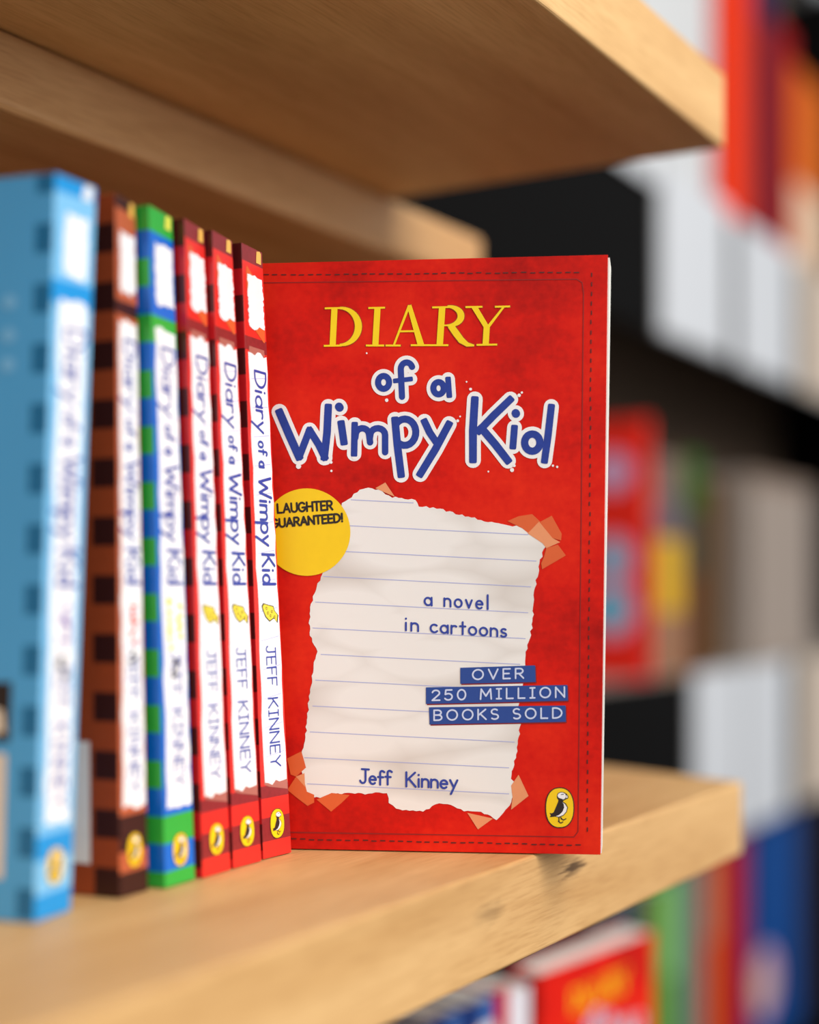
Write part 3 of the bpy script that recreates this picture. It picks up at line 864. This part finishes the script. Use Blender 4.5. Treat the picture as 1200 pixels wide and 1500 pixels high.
# ---------------------------------------------------------------- the lowest oak shelf: one more red book and a few spines
zl_ = -0.4082
rBL = Vector((0.0710, 0.710, zl_)); rBR = Vector((0.1507, 0.800, zl_))
rd = (rBR - rBL).normalized(); rn = Vector((rd.y, -rd.x, 0))
lean2 = UP * HB
low = thing('paperback_book', 'red paperback with yellow title facing out on the shelf below', 'book', (rBL + rBR) / 2 - rn * .01)
b = bmesh.new(); TB2 = .020
cols = [(rBR - rn * TB2, rBR - rn * TB2 + lean2), (rBL - rn * TB2, rBL - rn * TB2 + lean2), (rBL, rBL + lean2), (rBR, rBR + lean2)]
vv = [[b.verts.new(a), b.verts.new(c)] for a, c in cols]
for i in range(3): b.faces.new((vv[i][0], vv[i + 1][0], vv[i + 1][1], vv[i][1]))
part('cover', b, M_cover, low, bevel=0.0005, solid=0.0004)
b = bmesh.new()
q = [rBL + rd * .0008 - rn * .0006, rBR - rd * .0008 - rn * .0006, rBR - rd * .0008 - rn * (TB2 - .0006), rBL + rd * .0008 - rn * (TB2 - .0006)]
hexa(b, [v + UP * .0006 for v in q], [v + lean2 - UP * .0012 for v in q])
part('page_block', b, M_page, low)
lowf = lambda x, y, h: rBL + rd * x + UP * y + rn * h
# same title, same layout, on its own cover
p = Print(lambda px, py, h: lowf(0.012 + (px - 396) / 4430.0 * 1.0, HB - (py - 377) / 4430.0, h))
serif(p, 0.6, 1.2e-4, 0)
p.done('diary_lettering', [M_gold], low)
p = Print(lambda px, py, h: lowf(0.012 + (px - 396) / 4430.0, HB - (py - 377) / 4430.0, h))
for pts, w in T_: p.stroke(P(c1, *pts), (w + 25) / 2.2222, 1.0e-4, 0)
ol = p.done('title_outline', M_white, low)
p = Print(lambda px, py, h: lowf(0.012 + (px - 396) / 4430.0, HB - (py - 377) / 4430.0, h))
for pts, w in T_: p.stroke(P(c1, *pts), w / 2.2222, 1.6e-4, 0)
p.done('title_lettering', M_ink, ol)

M_navy = ramp_mat('navy_spine', (26, 52, 118)); M_orange = ramp_mat('orange_spine', (222, 150, 70)); M_pale = ramp_mat('pale_spine', (226, 226, 236))
M_blue2 = ramp_mat('blue_spine', (60, 100, 170)); M_crim = ramp_mat('crimson_spine', (196, 20, 40))
sp = [((M_pale,), 'white paperback spine on the shelf below, beside the red facing book', .018, [(0, 1.01, 0)], .192),
      ((M_crim, M_pale), 'crimson paperback spine on the shelf below, next to the white spine', .011, [(0, .93, 0), (.93, 1.01, 0)], .196),
      ((M_blue2, M_pale), 'pale spined blue paperback on the shelf below', .014, [(0, .93, 1), (.93, 1.01, 0)], .194),
      ((M_navy, M_orange), 'navy and orange spine on the shelf below, nearer the white and crimson spines', .013, [(0, .92, 1), (.92, 1.01, 0)], .194),
      ((M_blue2, M_pale), 'slim blue topped white spine on the shelf below, between two navy and orange spines', .012, [(0, .94, 1), (.94, 1.01, 0)], .193),
      ((M_navy, M_orange), 'navy and orange spine at the near end of the lower row of spines', .015, [(0, .92, 1), (.92, 1.01, 0)], .193),
      ((M_pale,), 'grey white spine lowest in the photo at the near end of the shelf below', .020, [(0, 1.01, 0)], .188)]
pos = rBL - rd * 0.004 - rn * 0.004
for ms, lab, T, bands, h in sp:
    R = pos.copy(); L_ = pos - rd * T; R.z = L_.z = zl_
    u = UP * h
    book('paperback_book', lab, L_, R, L_ + u, R + u, -rn, .12, bands, {}, list(ms), group='spines on the shelf below', nv=4)
    pos = L_ - rd * .0006

# ================================================================= the dark bookcase behind
dark = thing('dark_bookcase', 'dark bookcase in the background with white cards along its shelf edges', 'bookcase', far(0.2, 0.15, ZF))
def slab(name, t0, t1, s0, s1, z0, z1, m, label=None, parent=None):
    b = bmesh.new(); prism(b, [xy(far(t0, s0)), xy(far(t1, s0)), xy(far(t1, s1)), xy(far(t0, s1))], z0, z1)
    return part(name, b, m, parent or dark, label)
t0_, t1_ = -0.50, 1.3
slab('back_panel', t0_, t1_, 0.30, 0.315, ZF, 1.15, M_umber)
slab('shelf_board', t0_, t1_, 0.0, 0.2999, 0.395, 0.42, M_black)
slab('shelf_board', t0_, t1_, 0.0, 0.2999, -0.112, -0.089, M_greybar)
slab('shelf_board', t0_, t1_, 0.0, 0.2999, -0.60, -0.575, M_black)
slab('shelf_edge', t0_, t1_, -0.006, 0.0, 0.256, 0.42, M_black)
slab('shelf_edge', t0_, t1_, -0.006, 0.0, -0.279, -0.0915, M_black)
slab('side_panel', t1_, t1_ + 0.02, 0.0, 0.315, ZF, 1.15, M_black)
slab('side_panel', t0_ - 0.02, t0_, 0.0, 0.315, ZF, 1.15, M_black)
def card(name, label, t0, t1, z0, z1, m):
    o = thing(name, label, 'card', far((t0 + t1) / 2, -0.008, z0), 'cards on the dark bookcase')
    slab('card_sheet', t0 + .003, t1 - .003, -0.0095, -0.008, z0 + .003, z1, m, parent=o)
    slab('card_holder', t0, t1, -0.008, -0.0061, z0, z1, M_cardgrey, parent=o)
slab('white_edge_strip', -0.16, -0.002, -0.0075, -0.0061, 0.403, 0.42, M_card)  # white strip along the top of the black shelf edge
card('shelf_card', 'white card on the upper edge of the dark bookcase, beside the black gap', 0.0, 0.192, 0.257, 0.43, M_card)
card('shelf_card', 'white card below the red book on the dark bookcase', 0.222, 0.42, 0.257, 0.425, M_card)
card('shelf_card', 'cream card below the orange book at the photo edge', 0.452, 0.66, 0.257, 0.425, M_cardw)
card('shelf_card', 'white card behind the end of the oak shelf', 0.089, 0.235, -0.278, -0.088, M_card)
card('shelf_card', 'pale card past the oak shelf corner, above the blue book', 0.240, 0.405, -0.278, -0.088, M_card)
card('shelf_card', 'cream card at the photo edge above the blue book', 0.45, 0.66, -0.278, -0.088, M_cardw)

def farbook(label, t0, t1, z0, h, ms, bands=None, s=0.02, depth=0.17, name='hardcover_book', group='books on the dark bookcase', **k):
    L_ = far(t0, s, z0 + 0.0005); R = far(t1 - .002, s, z0 + 0.0005); u = UP * h
    return book(name, label, L_, R, L_ + u, R + u, N, depth, bands or [(0, 1.01, 0)], {}, ms, group=group, nv=6, inset=.002, **k)
RM = ramp_mat
zu = 0.42
farbook('tall white book on the upper dark shelf, behind the oak board end', -.02, .195, zu, .36, [RM('f_white', (204, 206, 208))], s=.012)
farbook('bright orange red book standing above the white cards', .205, .292, zu, .42, [RM('f_scarlet', (232, 52, 4))], s=.0)
farbook('dark purple book between two red books at the top', .295, .372, zu, .36, [RM('f_plum', (84, 0, 26)), RM('f_indigo', (52, 8, 66))], [(0, .75, 0), (.75, 1.01, 1)], s=.0)
farbook('dark red book beside the purple one at the top', .375, .445, zu, .29, [RM('f_darkred', (160, 0, 0))], s=.0)
farbook('orange book with a cream lower half at the top edge', .45, .60, zu - .0, .26, [RM('f_orange', (206, 96, 0)), RM('f_cream', (224, 190, 160))], [(0, .42, 1), (.42, 1.01, 0)], s=.0)
zm = -0.089
Bk = farbook('bright red book with pale blue circles beside the facing paperback', -.022, -.011, zm, .258, [RM('f_red', (255, 48, 34))], s=-.004, depth=.19)
for w, v, rx, ry, h_, m_ in ((.036, .27, .027, .118, 4e-4, RM('f_pink', (246, 160, 190))), (.035, .46, .024, .10, 5e-4, RM('f_pink', (246, 160, 190))),
                         (.038, .27, .018, .085, 8e-4, RM('f_cyan', (96, 198, 232))), (.038, .46, .015, .07, 9e-4, RM('f_cyan', (96, 198, 232))),
                         (.036, .80, .022, .08, 5e-4, RM('f_pink', (246, 160, 190))), (.037, .80, .014, .045, 8e-4, RM('f_lilac', (196, 190, 240)))):
    p = Print(lambda a, c, h: Bk['left'](a, c, h))
    p.disc((w, v), rx, ry, h=h_)
    p.done('cover_circle', m_, Bk['root'])
Bk = farbook('thin dark purple book next to the bright red book', -.010, .018, zm, .235, [RM('f_purple', (60, 44, 56)), RM('f_rose', (150, 92, 78))], [(0, .68, 0), (.68, .84, 1), (.84, 1.01, 0)], s=.004)
farbook('tan book with a yellow patch on the middle dark shelf', .021, .090, zm, .228, [RM('f_tan', (160, 116, 88)), RM('f_yel', (214, 166, 40)), RM('f_grey', (104, 90, 98)), RM('f_tan2', (120, 98, 90))], [(0, .28, 0), (.28, .62, 1), (.62, .82, 2), (.82, 1.01, 3)], s=.004)
farbook('brown book with a green top on the middle dark shelf', .091, .150, zm, .235, [RM('f_rust', (98, 62, 40)), RM('f_olive', (66, 66, 56)), RM('f_leaf', (46, 88, 28))], [(0, .45, 0), (.45, .74, 1), (.74, 1.01, 2)], s=.004)
farbook('dark ochre book before the gap on the middle dark shelf', .205, .285, zm, .215, [RM('f_ochre', (82, 52, 8))], s=.03)
farbook('wide beige book at the photo edge on the middle dark shelf', .352, .60, zm, .235, [RM('f_beige', (160, 146, 136)), RM('f_beige2', (132, 112, 98))], [(0, .93, 0), (.93, 1.01, 1)], s=.02)
zb = -0.575
for lab, a, bb, h, ms, bands, s in (
  ('dark teal book low down, just behind the lower red paperback', -.060, -.008, .25, [RM('g_teal', (34, 54, 62))], None, .03),
  ('slate blue book low down between the teal and olive books', -.005, .045, .262, [RM('g_slate', (70, 82, 96))], None, .03),
  ('olive green book low down on the dark bookcase', .048, .078, .262, [RM('g_olive', (126, 150, 62))], None, .02),
  ('bright green book low down under the oak shelf', .081, .112, .27, [RM('g_green', (20, 144, 20)), RM('g_mint', (110, 200, 110))], [(0, .6, 0), (.6, 1.01, 1)], .02),
  ('pale grey green book low down beside the bright green one', .115, .140, .27, [RM('g_sage', (130, 160, 126))], None, .02),
  ('grey violet book low down on the dark bookcase', .143, .192, .275, [RM('g_violet', (104, 96, 108))], None, .02),
  ('tan orange book low down under the oak shelf corner', .195, .235, .28, [RM('g_tan', (196, 130, 84)), RM('g_fire', (212, 96, 20))], [(0, .62, 1), (.62, 1.01, 0)], .02),
  ('bright red book low down beside the blue one', .238, .285, .285, [RM('g_red', (200, 20, 4))], None, .015),
  ('crimson purple book low down against the blue one', .288, .325, .285, [RM('g_crimson', (140, 30, 62))], None, .015),
  ('wide royal blue book low down at the photo edge', .328, .510, .288, [RM('g_blue', (0, 66, 136))], None, .01),
  ('dark navy book low down at the photo edge, past the blue one', .515, .60, .288, [RM('g_navy', (28, 22, 40))], None, .01)):
    Bk = farbook(lab, a, bb, zb, h, ms, bands, s=s)
    if 'royal' in lab:
        p = Print(lambda u, v, h_: Bk['spine'](u, v, h_))
        p.disc((.22, .30), .24, .16, h=4e-4)
        cc = p.done('cover_circle', RM('f_pink2', (206, 160, 176)), Bk['root'])
        p = Print(lambda u, v, h_: Bk['spine'](u, v, h_))
        p.disc((.2, .29), .11, .075, h=7e-4)
        p.done('circle_middle', RM('f_cream', (224, 190, 160)), cc)
